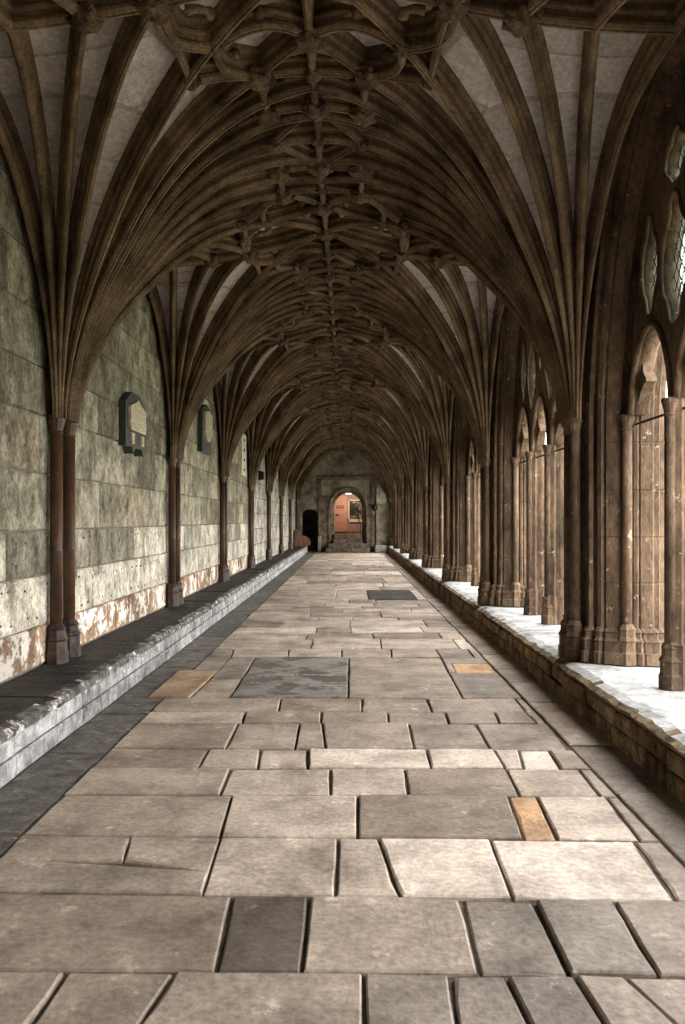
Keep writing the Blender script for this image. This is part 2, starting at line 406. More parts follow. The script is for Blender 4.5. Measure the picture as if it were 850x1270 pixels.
# small drilled holes in the two pale courses
hole = fixn(mesh('drill_hole', *[(lambda r: r)(x) for x in lathe_vf([(.011,0),(.011,.012)], 6)], 'black'))
for zz, ph in ((1.05,.1),(1.46,.3),(.78,.2)):
    y = 6.0+ph
    while y < 13:
        o = ob('drill_hole', hole, wl, (WALL_X-.001, y, zz+rr.uniform(-.02,.02))); o.rotation_euler = (0,PI/2,0)
        y += rr.choice([.12,.2,.34,.5])

# left bench
bench = thing('stone_bench', 'long low stone bench with black broken top along the ashlar wall', 'bench', (-2.5, YBEG, 0))
def bchild(name, me, color=None):
    return ob(name, me, bench, (2.5,-YBEG,0), color=color)
bchild('core', mesh('core', *box_vf(-2.766,-2.19,YBEG,YEND,0,ZB-.076), 'mortar'))
y = YBEG
while y < YEND:         # front stones, two courses
    far = y > 24
    L = rr.uniform(.5,1.1) if not far else rr.uniform(1.6,2.4)
    y2 = min(y+L, YEND)
    for z0, z1 in ((-.02,.12),(.12,.25)):
        f = rr.uniform(.75,1.2); sh = 0 if z0 < 0 else rr.uniform(-.015,.015)
        V, F = box_vf(-2.25,-2.15+(.0 if z0 < 0 else -.012)+rr.uniform(-.006,.006), y+.003+sh*0, y2-.003, z0+.003, z1-.003)
        me = mesh('front_stone', V, F, 'benchfront')
        bm = bmesh.new(); bm.from_mesh(me); bmesh.ops.bevel(bm, geom=[e for e in bm.edges if all(v.co.x > -2.2 for v in e.verts)], offset=.01, segments=1, affect='EDGES'); bm.to_mesh(me); bm.free()
        bchild('front_stone', me, (f,f,f*1.01))
    y = y2
y = YBEG
while y < YEND:         # black top slabs with a ragged, chipped nosing
    L = rr.uniform(1.1,2.1) if y < 24 else rr.uniform(2.2,3.2)
    y2 = min(y+L, YEND)
    n = max(3,int(L/.11)) if y < 20 else 4
    V, F = [], []
    tz = rr.uniform(-.008,.004)
    for i in range(n+1):
        yy = y+.004+(y2-y-.008)*i/n
        r = rr.uniform(0,.03) if rr.random() < .75 else rr.uniform(.03,.075)
        w = rr.uniform(-.006,.006)
        for px, pz in ((-2.766,ZB+.006),(-2.5,ZB+.002+w),(-2.25,ZB-.002+w),(-2.155-r,ZB-.012),(-2.135-r*.6,ZB-.04),(-2.15-r*.3,ZB-.075),(-2.766,ZB-.075)):
            V.append((px,yy,pz+tz))
    k = 7
    for i in range(n):
        for j in range(k): F.append((i*k+j,i*k+(j+1)%k,(i+1)*k+(j+1)%k,(i+1)*k+j))
    F += [tuple(range(k)), tuple(range((n+1)*k-1,n*k-1,-1))]
    me = fixn(mesh('top_slab', V, F, 'benchtop')); me.materials.append(M['nosing'])
    for p in me.polygons:
        if p.center.x > -2.215: p.material_index = 1
    bchild('top_slab', me)
    y = y2
# ------------------------------------------------------------------ right low wall with sill
ZR = .35
wr = struct('wall_right', mesh('wall_right', *box_vf(1.97,2.88,YBEG,YEND,0,ZR-.09), 'mortar'), 'low rubble wall under the arcade')
y = YBEG
while y < YEND:
    near = 2.5 < y < 20
    for z0, z1 in ((-.02,.13),(.13,.265)):
        yy = y
        end = min(y+2.0, YEND)
        while yy < end-.02:
            L = rr.uniform(.16,.46) if near else 2.0
            y2 = min(yy+L, end)
            if end-y2 < .1: y2 = end
            f = rr.uniform(.6,1.35); warm = rr.uniform(.8,1.1)
            V, F = box_vf(1.925+rr.uniform(-.012,.014), 2.05, yy+.005, y2-.005, z0+.005, z1-.005+rr.uniform(-.012,.004))
            V = [(v[0]+rr.uniform(-.008,.008), v[1]+rr.uniform(-.006,.006), v[2]+rr.uniform(-.006,.006)) for v in V]
            me = mesh('rubble_stone', V, F, 'rubble')
            bm = bmesh.new(); bm.from_mesh(me); bmesh.ops.bevel(bm, geom=[e for e in bm.edges if all(v.co.x < 1.99 for v in e.verts)], offset=.014, segments=1, affect='EDGES'); bm.to_mesh(me); bm.free()
            ob('rubble_stone', me, wr, color=(f,f*.95*warm,f*.85*warm))
            yy = y2
    y += 2.0
y = YBEG
while y < YEND:
    L = rr.uniform(.9,1.6) if y < 22 else rr.uniform(2,3)
    y2 = min(y+L, YEND); n = max(4,int(L/.10)) if y < 20 else 4
    V, F = [], []; f = rr.uniform(.9,1.1); tz = rr.uniform(-.006,.003)
    for i in range(n+1):
        yy = y+.004+(y2-y-.008)*i/n
        r = rr.uniform(0,.035) if rr.random() < .8 else rr.uniform(.03,.08)
        for px, pz in ((2.90,ZR-.004),(2.3,ZR),(2.03+r,ZR-.006),(1.955+r*.8,ZR-.028),(1.915+r*.5,ZR-.055),(1.94+r*.4,ZR-.09),(2.90,ZR-.09)):
            V.append((px,yy,pz+tz+rr.uniform(-.003,.003)))
    k = 7
    for i in range(n):
        for j in range(k): F.append((i*k+j,i*k+(j+1)%k,(i+1)*k+(j+1)%k,(i+1)*k+j))
    F += [tuple(range(k)), tuple(range((n+1)*k-1,n*k-1,-1))]
    me = fixn(mesh('sill_slab', V, F, 'sill')); me.materials.append(M['rubble'])
    for p in me.polygons:
        if p.center.x < 2.0: p.material_index = 1
    ob('sill_slab', me, wr, color=(f,f,f))
    y = y2

# ------------------------------------------------------------------ left wall shafts
def base_prof(r):   # tall bell base
    return [(r*1.95,0),(r*1.95,.10),(r*1.75,.12),(r*1.75,.20),(r*1.95,.215),(r*1.55,.25),(r*1.5,.30),(r*1.62,.315),(r*1.2,.345),(r,.36)]
def cap_prof(r): return [(r,0),(r*1.15,.012),(r,.024),(r*1.1,.05),(r*1.3,.085),(r*1.35,.10),(r*1.48,.105),(r*1.48,.135),(r*1.3,.14)]
R1 = .056
HS = ZS-ZB
ms_base = fixn(mesh('base', *lathe_vf(base_prof(R1), 8, rot=PI/8), 'shaftbase'))
ms_shaft = fixn(mesh('shaft', *lathe_vf([(R1,.35),(R1,1.02),(R1*1.06,1.025),(R1*1.06,1.04),(R1,1.045),(R1,HS-.13)], 14), 'shaft', True))
ms_cap = fixn(mesh('capital', *lathe_vf(cap_prof(R1), 12), 'shaft'))
def ordl(k): return ORD[KMAX-k+1]
for k in range(KMIN+1, KMAX+1):
    yk = YK(k)-(.25 if k == KMAX else 0)
    t = thing('wall_shaft_pair', f'pair of slender brown marble shafts on the bench, {ordl(k)} pair from the doorway wall', 'column', (XL,yk,ZB), group='paired shafts along the left wall')
    for s in (-1,1):
        sh = ob('shaft', ms_shaft, t, (0,s*.17,0)); ob('base', ms_base, sh); ob('capital', ms_cap, sh, (0,0,HS-.135))

# ------------------------------------------------------------------ vault fans
RIBH = [(.066,-.05),(.066,.012),(.030,.032),(.028,.065),(.050,.08),(.050,.10),(.018,.112),(.015,.145),(.036,.160),(.040,.185),(.027,.207),(.012,.211),(.010,.224)]
RIBH = [(u*.82,v) for u,v in RIBH]
RIBP = [(-u,v) for u,v in RIBH]+RIBH[::-1]
ends = [(0,HB),(.52,HB),(1.0,HB),(1.45,HB),(HA,HB),(HA,1.40),(HA,.92),(HA,.45),(HA,0)]
# ribs stop at their boss where a lierne takes over
stop = {5: .83}
def fan_pt(e, s, sy):
    a, b = e; phi = math.atan2(b, a)
    b0 = .16*min(1, phi/(PI/2)*1.2); a0 = .01
    h = prof_h(s, phi)
    return (a0+(a-a0)*s, sy*(b0+(b-b0)*s), h)
NS = 26
SS = [(i/NS)**2.1 for i in range(NS+1)]
def rib_me(i, sy):
    e = ends[i]; smax = stop.get(i, 1)
    ss = [s*smax for s in SS]
    path = [Vector(fan_pt(e, s, sy)) for s in ss]
    dx = path[-1]-path[0]; dx.z = 0; dx.normalize()
    side = Vector((0,0,1)).cross(dx)
    sc = [.50+.50*min(1, s/.22) for s in ss]
    # inward normal must point to the walk (down and outwards from the springer)
    V, F = [], []; n = len(RIBP); m = len(path)
    for j, p in enumerate(path):
        t = (path[min(j+1,m-1)]-path[max(j-1,0)]).normalized()
        if j == 0: t = (t+Vector((0,0,2))).normalized()
        nn = side.cross(t); 
        if nn.z > 0 or (abs(nn.z) < 1e-6 and nn.dot(dx) < 0): nn = -nn
        for u, v in RIBP: V.append(p+side*(u*sc[j])+nn*(v*sc[j]))
    for j in range(m-1):
        for q in range(n): F.append((j*n+q, j*n+(q+1)%n, (j+1)*n+(q+1)%n, (j+1)*n+q))
    F += [tuple(range(n)), tuple(range(m*n-1,(m-1)*n-1,-1))]
    return fixn(mesh('rib', V, F, 'rib'))
def panel_me(i, sy):
    e0, e1 = ends[i], ends[i+1]; V, F = [], []
    nu = 4
    for s in SS[3:]:
        for j in range(nu+1):
            t = j/nu; e = (e0[0]+(e1[0]-e0[0])*t, e0[1]+(e1[1]-e0[1])*t)
            x, y_, z = fan_pt(e, s, sy); V.append((x,y_,z+.02))
    m = len(SS)-3
    for r in range(m-1):
        for j in range(nu): F.append((r*(nu+1)+j, r*(nu+1)+j+1, (r+1)*(nu+1)+j+1, (r+1)*(nu+1)+j))
    return mesh('vault_panel', V, F, 'web', True)
rib_m = {(i,s): rib_me(i,s) for i in range(len(ends)) for s in (-1,1) if not (i == 8 and s == -1)}
pan_m = {(i,s): panel_me(i,s) for i in range(len(ends)-1) for s in (-1,1)}
# crown of each bay: ridge ribs, liernes, bosses
def q3(qx, qy, a, b, dz=0):
    return Vector((qx*(HA-a), qy*(HB-b), ZS+surf(a,b)+dz))
LP = [(u*.95, v*.97) for u, v in RIBP]
def lierne_me(p0, p1, qx, qy, bow=0, nm='lierne'):
    a0,b0 = p0; a1,b1 = p1; n = 7; path = []
    dx, dy = a1-a0, b1-b0; L = math.hypot(dx,dy)
    for i in range(n+1):
        t = i/n; w = bow*math.sin(PI*t)
        a, b = a0+dx*t-dy/L*w, b0+dy*t+dx/L*w
        path.append(q3(qx,qy,min(a,HA),min(b,HB)))
    V, F = [], []; m = len(path); k = len(LP)
    for j, p in enumerate(path):
        t = (path[min(j+1,m-1)]-path[max(j-1,0)]).normalized()
        side = Vector((0,0,1)).cross(t).normalized(); nn = side.cross(t)
        if nn.z > 0: nn = -nn
        for u, v in LP: V.append(p+side*u+nn*v)
    for j in range(m-1):
        for q_ in range(k): F.append((j*k+q_, j*k+(q_+1)%k, (j+1)*k+(q_+1)%k, (j+1)*k+q_))
    F += [tuple(range(k)), tuple(range(m*k-1,(m-1)*k-1,-1))]
    return fixn(mesh(nm, V, F, 'rib'))
A1 = 1.98
lier = [((A1,1.155),(HA,1.125),0),((A1,.58),(HA,.58),0),((A1,1.155),(HA,1.60),0),((A1,1.155),(1.49,1.49),0),((A1,.0),(HA,.58),0),((A1,.58),(A1,1.155),.0),
        ((1.45,HB),(1.49,1.49),.0),((1.45,HB),(1.72,1.72),-.16),((A1,1.155),(1.72,1.72),.12),((HA,1.60),(1.72,1.72),-.12),((1.0,HB),(1.18,1.2),0)]
lier = lier[:-1]
crown_m = []
for qx in (-1,1):
    for qy in (-1,1):
        for p0,p1,bw in lier: crown_m.append(('lierne', lierne_me(p0,p1,qx,qy,bw)))
for qy in (-1,1):
    for b0,b1 in ((0,.58),(.58,1.125),(1.125,1.60),(1.60,HB)):
        crown_m.append(('ridge_rib', lierne_me((HA-.0001,b0),(HA-.0001,b1),1,qy,0,'ridge_rib')))
for qx in (-1,1):
    for a0,a1 in ((0,.52),(.52,1.0),(1.0,1.45),(1.45,HA)):
        crown_m.append(('ridge_rib', lierne_me((a0,HB-.0001),(a1,HB-.0001),qx,1,0,'ridge_rib')))
def boss_me(r, seed):
    rg = random.Random(seed); bm = bmesh.new(); bmesh.ops.create_icosphere(bm, subdivisions=3, radius=1)
    for v in bm.verts:
        x,y_,z = v.co; an = math.atan2(y_,x); hr = math.hypot(x,y_)
        lob = 1+.20*hr*math.cos(an*6+seed)+.10*math.sin(z*9+an*3+seed)+.07*math.cos(an*11+z*5)
        v.co = Vector((x*lob*r, y_*lob*r, z*r*.82*(1+.12*math.cos(an*4))))
    me = bpy.data.meshes.new('boss'); bm.to_mesh(me); bm.free(); me.materials.append(M['boss']); return me
BB = [boss_me(.115,1), boss_me(.105,2)]; BS = [boss_me(.07,3), boss_me(.062,4)]
def cusp_vf(p0, p1, qx, qy, t, sg, L=.12):
    """curled horn with a knob growing sideways from a lierne"""
    a, b = p0[0]+(p1[0]-p0[0])*t, p0[1]+(p1[1]-p0[1])*t
    c = q3(qx,qy,a,b,-.10); c2 = q3(qx,qy,a+(p1[0]-p0[0])*.02,b+(p1[1]-p0[1])*.02,-.10)
    tv = (c2-c).normalized(); sv = Vector((0,0,1)).cross(tv).normalized()*sg
    path = [c+sv*(.03+L*math.sin(u*1.9)/1.0*.9)+tv*(L*.75*(1-math.cos(u*1.9))-.05) for u in [i/6 for i in range(7)]]
    v = sweep_vf(path, disc_prof(.026,6), side=Vector((0,0,1)), scale=[1.5-.7*i/6 for i in range(7)])
    k = lathe_vf([(.012,-.045),(.036,-.03),(.046,0),(.036,.03),(.012,.045)], 8, path[-1])
    return merge([v,k])
CUSPS = []
for qx in (-1,1):
    for qy in (-1,1):
        for li, t, sg in ((2,.5,-1),(7,.5,1),(8,.5,1),(9,.45,-1)):
            p0,p1,bw = lier[li]
            CUSPS.append(fixn(mesh('cusp', *cusp_vf(p0,p1,qx,qy,t,sg*qx*qy), 'rib', True)))
        for d0,d1 in (((1.9,1.9),(2.2,2.2)),):
            for sg in (1,-1): CUSPS.append(fixn(mesh('cusp', *cusp_vf(d0,d1,qx,qy,.5,sg), 'rib', True)))
BL = []
for qx in (-1,1):
    for qy in (-1,1):
        for a_,b_,big in ((A1,1.155,1),(A1,.58,1),(1.49,1.49,0),(1.72,1.72,0)): BL.append((q3(qx,qy,a_,b_,-.20), big))
    BL.append((q3(qx,-1,A1,0,-.20), 2))
    for a_ in (1.0,1.45): BL.append((q3(qx,1,a_,HB,-.19), 1))
for qy in (-1,1):
    for b_,big in ((.58,1),(1.125,0),(1.60,1)): BL.append((q3(1,qy,HA,b_,-.20), big))
BL.append((q3(1,1,HA,HB,-.21), 1)); BL.append((q3(1,-1,HA,0,-.20), 2))
for k in range(KMIN, KMAX):
    yc = YK(k)+HB
    t = thing('rib_vault', f'dark brown ribbed stone vault with carved bosses, {ORD[KMAX-k]} bay from the doorway wall', 'vault', (RX,yc,0), group='bays of the rib vault')
    for sd in (-1,1):
        for yy in (-1,1):
            s_ = -yy if sd < 0 else yy
            for i in range(len(ends)-1):
                ob('rib', rib_m[(i,s_)], t, (sd*HA,yy*HB,ZS), 0 if sd < 0 else PI)
                ob('vault_panel', pan_m[(i,s_)], t, (sd*HA,yy*HB,ZS), 0 if sd < 0 else PI)
        if k > KMIN: ob('rib', rib_m[(8,1)], t, (sd*HA,-HB,ZS), 0 if sd < 0 else PI)
    for nm_, me in crown_m: ob(nm_, me, t)
    for i,(p,big) in enumerate(BL):
        if big == 2 and k == KMIN: continue
        ob('boss', (BB if big == 1 else BS)[i%2], t, p, rr.uniform(0,6))
    if k < 4:
        for me in CUSPS: ob('cusp', me, t)
ceil = struct('ceiling', mesh('ceiling', *box_vf(-3.3,2.95,YBEG-.3,YEND+.3,5.55,5.75), 'roof'), 'roof above the rib vault')

# ------------------------------------------------------------------ right piers and windows
# half profile: (u outwards from the shaft line, w half width)
HP = [(.02,.0),(.05,.085),(.085,.105),(.10,.16),(.075,.185),(.085,.225),(.12,.235),(.13,.215),(.16,.225),(.15,.265),(.175,.29),(.21,.285),(.215,.31),(.33,.365),(.345,.33),(.43,.33),(.44,.37),(.47,.385),(.49,.37),(.50,.385),(.60,.40),(.63,.36),(.67,.37),(.69,.33),(.74,.32),(.74,0)]
def loopp(grow=0):
    near = [(u,-w) for u,w in HP]; far = [(u,w) for u,w in HP[1:-1]][::-1]
    P = near+far
    if grow:
        c = (.40,0); P = [(c[0]+(u-c[0])*(1+grow*1.0/.40), w*(1+grow/.36)) for u,w in P]
        P = [(min(u,.76),w) for u,w in P]
    return P
def pier_core():
    zs = [(0,.085),(.10,.085),(.11,.065),(.19,.065),(.205,.075),(.23,.045),(.27,.040),(.285,.05),(.32,.0)]
    z = .32
    rings = []
    for zz in (.72,1.13,1.55,1.98):
        zs += [(zz-.012,0),(zz-.004,-.006),(zz+.004,-.006),(zz+.012,0)]
    zs.append((ZS-ZR,0))
    V, F = [], []; n = 0
    for zz, g in zs:
        P = loopp(g); n = len(P)
        for u,w in P: V.append((u,w,zz))
    for i in range(len(zs)-1):
        for j in range(n): F.append((i*n+j,i*n+(j+1)%n,(i+1)*n+(j+1)%n,(i+1)*n+j))
    F += [tuple(range(n)), tuple(range(len(V)-1,len(V)-n-1,-1))]
    return fixn(mesh('pier_core', V, F, 'pier'))
PC = pier_core()
HR = ZS-ZR
R2 = .055
mp_base = fixn(mesh('base', *lathe_vf(base_prof(R2), 8, rot=PI/8), 'pier'))
mp_shaft = fixn(mesh('shaft', *lathe_vf([(R2,.35),(R2,HR-.13)], 12), 'pier', True))
mp_cap = fixn(mesh('capital', *lathe_vf(cap_prof(R2), 12), 'pier'))
R3 = .047
mr_base = fixn(mesh('base', *lathe_vf([(r*1.05,z) for r,z in base_prof(R3)], 8, rot=PI/8), 'pier'))
mr_shaft = fixn(mesh('respond_shaft', *lathe_vf([(R3,.35),(R3,HR-.13)], 12), 'pier', True))
mr_cap = fixn(mesh('capital', *lathe_vf(cap_prof(R3), 12), 'pier'))
for k in range(KMIN, KMAX+1):
    t = thing('arcade_pier', f'weathered brown clustered stone pier on the low wall, {ordl(k)} pier from the doorway wall', 'pillar', (XR,YK(k)-(.55 if k == KMAX else 0)+(.55 if k == KMIN else 0),ZR+.004), group='piers of the arcade')
    ob('pier_core', PC, t)
    for u,w in ((-.03,0),(.0,-.085),(.0,.085)):
        sh = ob('front_shaft', mp_shaft, t, (u,w,0)); ob('base', mp_base, sh); ob('capital', mp_cap, sh, (0,0,HR-.135))
    for w in (-.385,.385):
        sh = ob('respond_shaft', mr_shaft, t, (.375,w,0)); ob('base', mr_base, sh); ob('capital', mr_cap, sh, (0,0,HR-.135))
# arch orders over each bay, sweeping the same half profile
def arch_pt(u, w, s, half):
    hw = HB-w; p, q_ = 3.3, .72
    r = RISE-.02-.85*w
    return (u, half*(hw*(1-s)), r*(1-(1-s)**p)**q_)
AS = [(i/30)**2.0 for i in range(31)]
def arch_me():
    prof = HP[1:]; V, F = [], []
    n = len(prof)
    for half in (-1,1):
        base = len(V)
        for s in AS:
            for u,w in prof: V.append(arch_pt(u,w,s,half))
        for i in range(len(AS)-1):
            for j in range(n-1): F.append((base+i*n+j,base+i*n+j+1,base+(i+1)*n+j+1,base+(i+1)*n+j))
    # outer wall face above the arch
    base = len(V); m = 0
    pts = [arch_pt(.74,0,s,-1) for s in AS]+[arch_pt(.74,0,s,1) for s in AS[::-1]]
    for p in pts: V.append(p); V.append((p[0],p[1],5.75-ZS))
    for i in range(len(pts)-1): F.append((base+2*i,base+2*i+1,base+2*i+3,base+2*i+2))
    # inner wall face above the wall rib
    base = len(V)
    pts = [arch_pt(.05,.085,s,-1) for s in AS]+[arch_pt(.05,.085,s,1) for s in AS[::-1]]
    for p in pts: V.append(p); V.append((p[0],p[1],5.75-ZS))
    for i in range(len(pts)-1): F.append((base+2*i,base+2*i+2,base+2*i+3,base+2*i+1))
    me = mesh('arch_moulding', V, F, 'pier')
    return me
ARCH = arch_me()
# tracery plate from a filled outline with holes
def light_head(c, hw=.425, rise=.64, n=9):
    """cusped pointed head from right to left"""
    pts = []
    for i in range(2*n+1):
        t = i/(2*n)
        x = hw*(1-2*t); s = 1-abs(x)/hw
        z = rise*(1-(1-s)**2.0)**.62
        pts.append((c+x, z))
    return pts
def foil(c, cz, w, h, n=28):
    pts = []
    for i in range(n):
        a = 2*PI*i/n
        r = 1-.14*abs(math.cos(2*a))**4*0-.16*max(0,math.cos(4*a+PI))**2
        x = math.sin(a)*w/2*r; z = math.cos(a)*h/2*r
        x *= 1-.25*max(0,math.cos(a))
        pts.append((c+x, cz+z))
    return pts
MUL = [-1.01,0,1.01]; LC = [-1.5,-.505,.505,1.5]
def outline():
    pts = []
    W_ = .375
    for s in AS: 
        p = arch_pt(0,W_,s,-1); pts.append((p[1],p[2]))
    for s in AS[::-1][1:]:
        p = arch_pt(0,W_,s,1); pts.append((p[1],p[2]))
    for c in LC[::-1]: pts += light_head(c)
    return pts
foils = [(-1.01,1.08,.50,.95),(1.01,1.08,.50,.95),(0,1.12,.52,1.05),(-.50,1.52,.38,.95),(.50,1.52,.38,.95),(-1.52,1.18,.36,.78),(1.52,1.18,.36,.78),(-.98,1.86,.42,.40),(.98,1.86,.42,.40),(0,1.95,.40,.44)]
def tracery_me():
    cu = bpy.data.curves.new('tracery', 'CURVE'); cu.dimensions = '2D'; cu.fill_mode = 'BOTH'
    cu.extrude = .05; cu.bevel_depth = .03; cu.bevel_resolution = 0; cu.offset = -.03
    for pts in [outline()]+[foil(*f) for f in foils]:
        sp = cu.splines.new('POLY'); sp.points.add(len(pts)-1); sp.use_cyclic_u = True
        for p, (x,z) in zip(sp.points, pts): p.co = (x,z,0,1)
    o = bpy.data.objects.new('tmp', cu); COL.objects.link(o)
    dg = bpy.context.evaluated_depsgraph_get(); dg.update()
    me = bpy.data.meshes.new_from_object(o.evaluated_get(dg)); me.name = 'tracery'
    bpy.data.objects.remove(o)
    for v in me.vertices: x,z,d = v.co; v.co = (.47+d, x, z)
    me.materials.clear(); me.materials.append(M['pier']); 
    return fixn(me)
TR = tracery_me()
mull_prof = [(-.035,-.11),(.035,-.11),(.06,-.05),(.04,-.02),(.06,.03),(.06,.08),(.025,.15),(-.025,.15),(-.06,.08),(-.06,.03),(-.04,-.02),(-.06,-.05)]
def mullion_me():
    V, F = extrude_poly([(v,u) for u,v in mull_prof], .34, HR+.03, lambda a,b,h: (a+.47,b,h))
    V2, F2 = extrude_poly([(v*1.25,u*1.55) for u,v in mull_prof], 0, .34, lambda a,b,h: (a+.48,b,h))
    return fixn(mesh('mullion', *merge([(V,F),(V2,F2)]), 'pier'))
MM = mullion_me()
roll = disc_prof(.030, 7)
HEADS = [fixn(mesh('head_moulding', *sweep_vf([(.385,p[0],p[1]) for p in light_head(c, .455, .69)], roll, side=Vector((1,0,0))), 'pier', True)) for c in LC]
def cusp_pair(c):
    out = []
    for s_ in (-1,1):
        P = [(.46,.02),(.40,.10),(.33,.19),(.255,.245),(.205,.255),(.215,.29),(.25,.31),(.285,.36),(.29,.43),(.265,.50),(.27,.56),(.34,.50),(.42,.36)]
        out.append(extrude_poly([(c+s_*x,z) for x,z in P], .43, .52, lambda x,z,h: (h,x,z)))
    return fixn(mesh('cusping', *merge(out), 'pier'))
CUSP = [cusp_pair(c) for c in LC]
FOILROLL = [fixn(mesh('foil_moulding', *sweep_vf([(.395,p[0],p[1]) for p in (lambda L: L+L[:1])(foil(f[0],f[1],f[2]*1.12,f[3]*1.08))], disc_prof(.022,6), side=Vector((1,0,0)), caps=False), 'pier', True)) for f in foils]
def pane_me(f):
    pts = foil(f[0],f[1],f[2]*1.05,f[3]*1.05)
    return mesh('leaded_pane', *extrude_poly(pts, .488, .492, lambda x,z,h: (h,x,z)), 'glass')
def came_me(f):
    c,cz,w,h = f; parts = []
    for sg in (-1,1):
        d = -1.5
        while d < 1.5:
            # clipped diagonal line z = sg*1.5*x + d inside the ellipse
            pts = []
            for i in range(61):
                x = -w/2+w*i/60; z = sg*1.6*x+d
                if (x/(w/2))**2+(z/(h/2))**2 <= .97: pts.append((x,z))
            if len(pts) > 1:
                (xa,za),(xb,zb) = pts[0],pts[-1]
                parts.append(sweep_vf([(.485,c+xa,cz+za),(.485,c+xb,cz+zb)], disc_prof(.006,4), side=Vector((1,0,0))))
            d += .15
    return mesh('lead_cames', *merge(parts), 'lead')
PANES = [pane_me(f) for f in foils]; CAMES = [came_me(f) for f in foils]
BAR = fixn(mesh('saddle_bar', *sweep_vf([(.44,-2.0,-.08),(.44,2.0,-.08)], disc_prof(.011,6), side=Vector((1,0,0))), 'iron'))
for n, k in enumerate(range(KMAX-1, KMIN-1, -1)):
    w = ob(f'window_{n+1}', None, None, (XR, YK(k)+HB, ZS)); w['kind'] = 'structure'
    w['label'] = f'open traceried four-light arcade window, {ORD[n+1]} bay from the doorway wall'
    ob('arch_moulding', ARCH, w); ob('tracery', TR, w); ob('saddle_bar', BAR, w)
    for m_ in MUL:
        mo = ob('mullion', MM, w, (0,m_,ZR-ZS))
        ob('mullion_shaft', mr_shaft, mo, (.36,0,0)); ob('mullion_base', mr_base, mo, (.37,0,0)); ob('mullion_capital', mr_cap, mo, (.36,0,HR-.135))
    for i in range(4): ob('head_moulding', HEADS[i], w); ob('cusping', CUSP[i], w)
    for i in range(len(foils)):
        ob('foil_moulding', FOILROLL[i], w)
        p = ob('leaded_pane', PANES[i], w); ob('lead_cames', CAMES[i], p)

# ------------------------------------------------------------------ end wall with portal, steps and room beyond
def arch_outline(cx, hw, z0, zs, rise, n=10):
    L = [(cx-hw,z0),(cx-hw,zs)]
    for i in range(1,2*n):
        t = -1+i/n; s = 1-abs(t); L.append((cx+hw*t, zs+rise*(1-(1-s)**2.2)**.6))
    return L+[(cx+hw,zs),(cx+hw,z0)]
def wall_with_holes(name, outer, holes, y0, y1, mat):
    cu = bpy.data.curves.new(name, 'CURVE'); cu.dimensions = '2D'; cu.fill_mode = 'BOTH'; cu.extrude = (y1-y0)/2
    for pts in [outer]+holes:
        sp = cu.splines.new('POLY'); sp.points.add(len(pts)-1); sp.use_cyclic_u = True
        for p,(x,z) in zip(sp.points, pts): p.co = (x,z,0,1)
    o = bpy.data.objects.new('tmp', cu); COL.objects.link(o)
    dg = bpy.context.evaluated_depsgraph_get(); dg.update()
    me = bpy.data.meshes.new_from_object(o.evaluated_get(dg)); me.name = name; bpy.data.objects.remove(o)
    for v in me.vertices: x,z,d = v.co; v.co = (x,(y0+y1)/2+d,z)
    me.materials.clear(); me.materials.append(M[mat]); return fixn(me)
DX, DW, DZ = -.09, .72, .92
wb = struct('wall_back', wall_with_holes('wall_back', [(-3.3,-.2),(2.95,-.2),(2.95,5.75),(-3.3,5.75)],
    [arch_outline(DX,.98,.01,2.35,.95), arch_outline(-2.06,.40,.02,1.9,.3)], YEND, YEND+.5, 'endwall'), 'dark end wall of the walk around the doorway')
d1 = ob('door_1', None, None, (DX,YEND,0)); d1['kind'] = 'structure'; d1['label'] = 'arched stone portal with square label moulding'
def dchild(name, me, par=d1): return ob(name, me, par, (-DX,-YEND,0) if par is d1 else (0,0,0))
for i,(hw,yy,r) in enumerate(((.98,YEND-.03,.10),(.88,YEND+.08,.08),(.80,YEND+.2,.07))):
    pts = arch_outline(DX,hw,.02,2.3,.95-.08*i)
    dchild('portal_order', fixn(mesh('portal_order', *sweep_vf([(x,yy,z) for x,z in pts], disc_prof(r,8), side=Vector((0,1,0))), 'portal', True)))
dchild('inner_jamb', wall_with_holes('inner_jamb', [(DX-1.0,.02),(DX+1.0,.02),(DX+1.0,3.4),(DX-1.0,3.4)], [arch_outline(DX,DW,.02,2.35,.80)], YEND+.25, YEND+.52, 'portal'))
for x0,x1,z0,z1 in ((DX-1.50,DX-1.36,0,3.78),(DX+1.22,DX+1.36,0,3.78),(DX-1.62,DX+1.46,3.70,3.86)):
    dchild('label_moulding', mesh('label_moulding', *box_vf(x0,x1,YEND-.14,YEND+.02,z0,z1), 'portal'))
dchild('portal_jamb', mesh('portal_jamb', *box_vf(DX-1.36,DX-1.0,YEND-.08,YEND+.02,0,2.9), 'portal'))
dchild('portal_jamb', mesh('portal_jamb', *box_vf(DX+1.0,DX+1.22,YEND-.08,YEND+.02,0,2.9), 'portal'))
for i in range(4):
    hw = [1.10,.98,.74,.70][i]
    ob('step', mesh('step', *box_vf(-hw,hw,-1.05+.34*i,.30 if i < 2 else .6,.0 if i == 0 else .23*i,.23*(i+1)-.01), 'step'), d1)
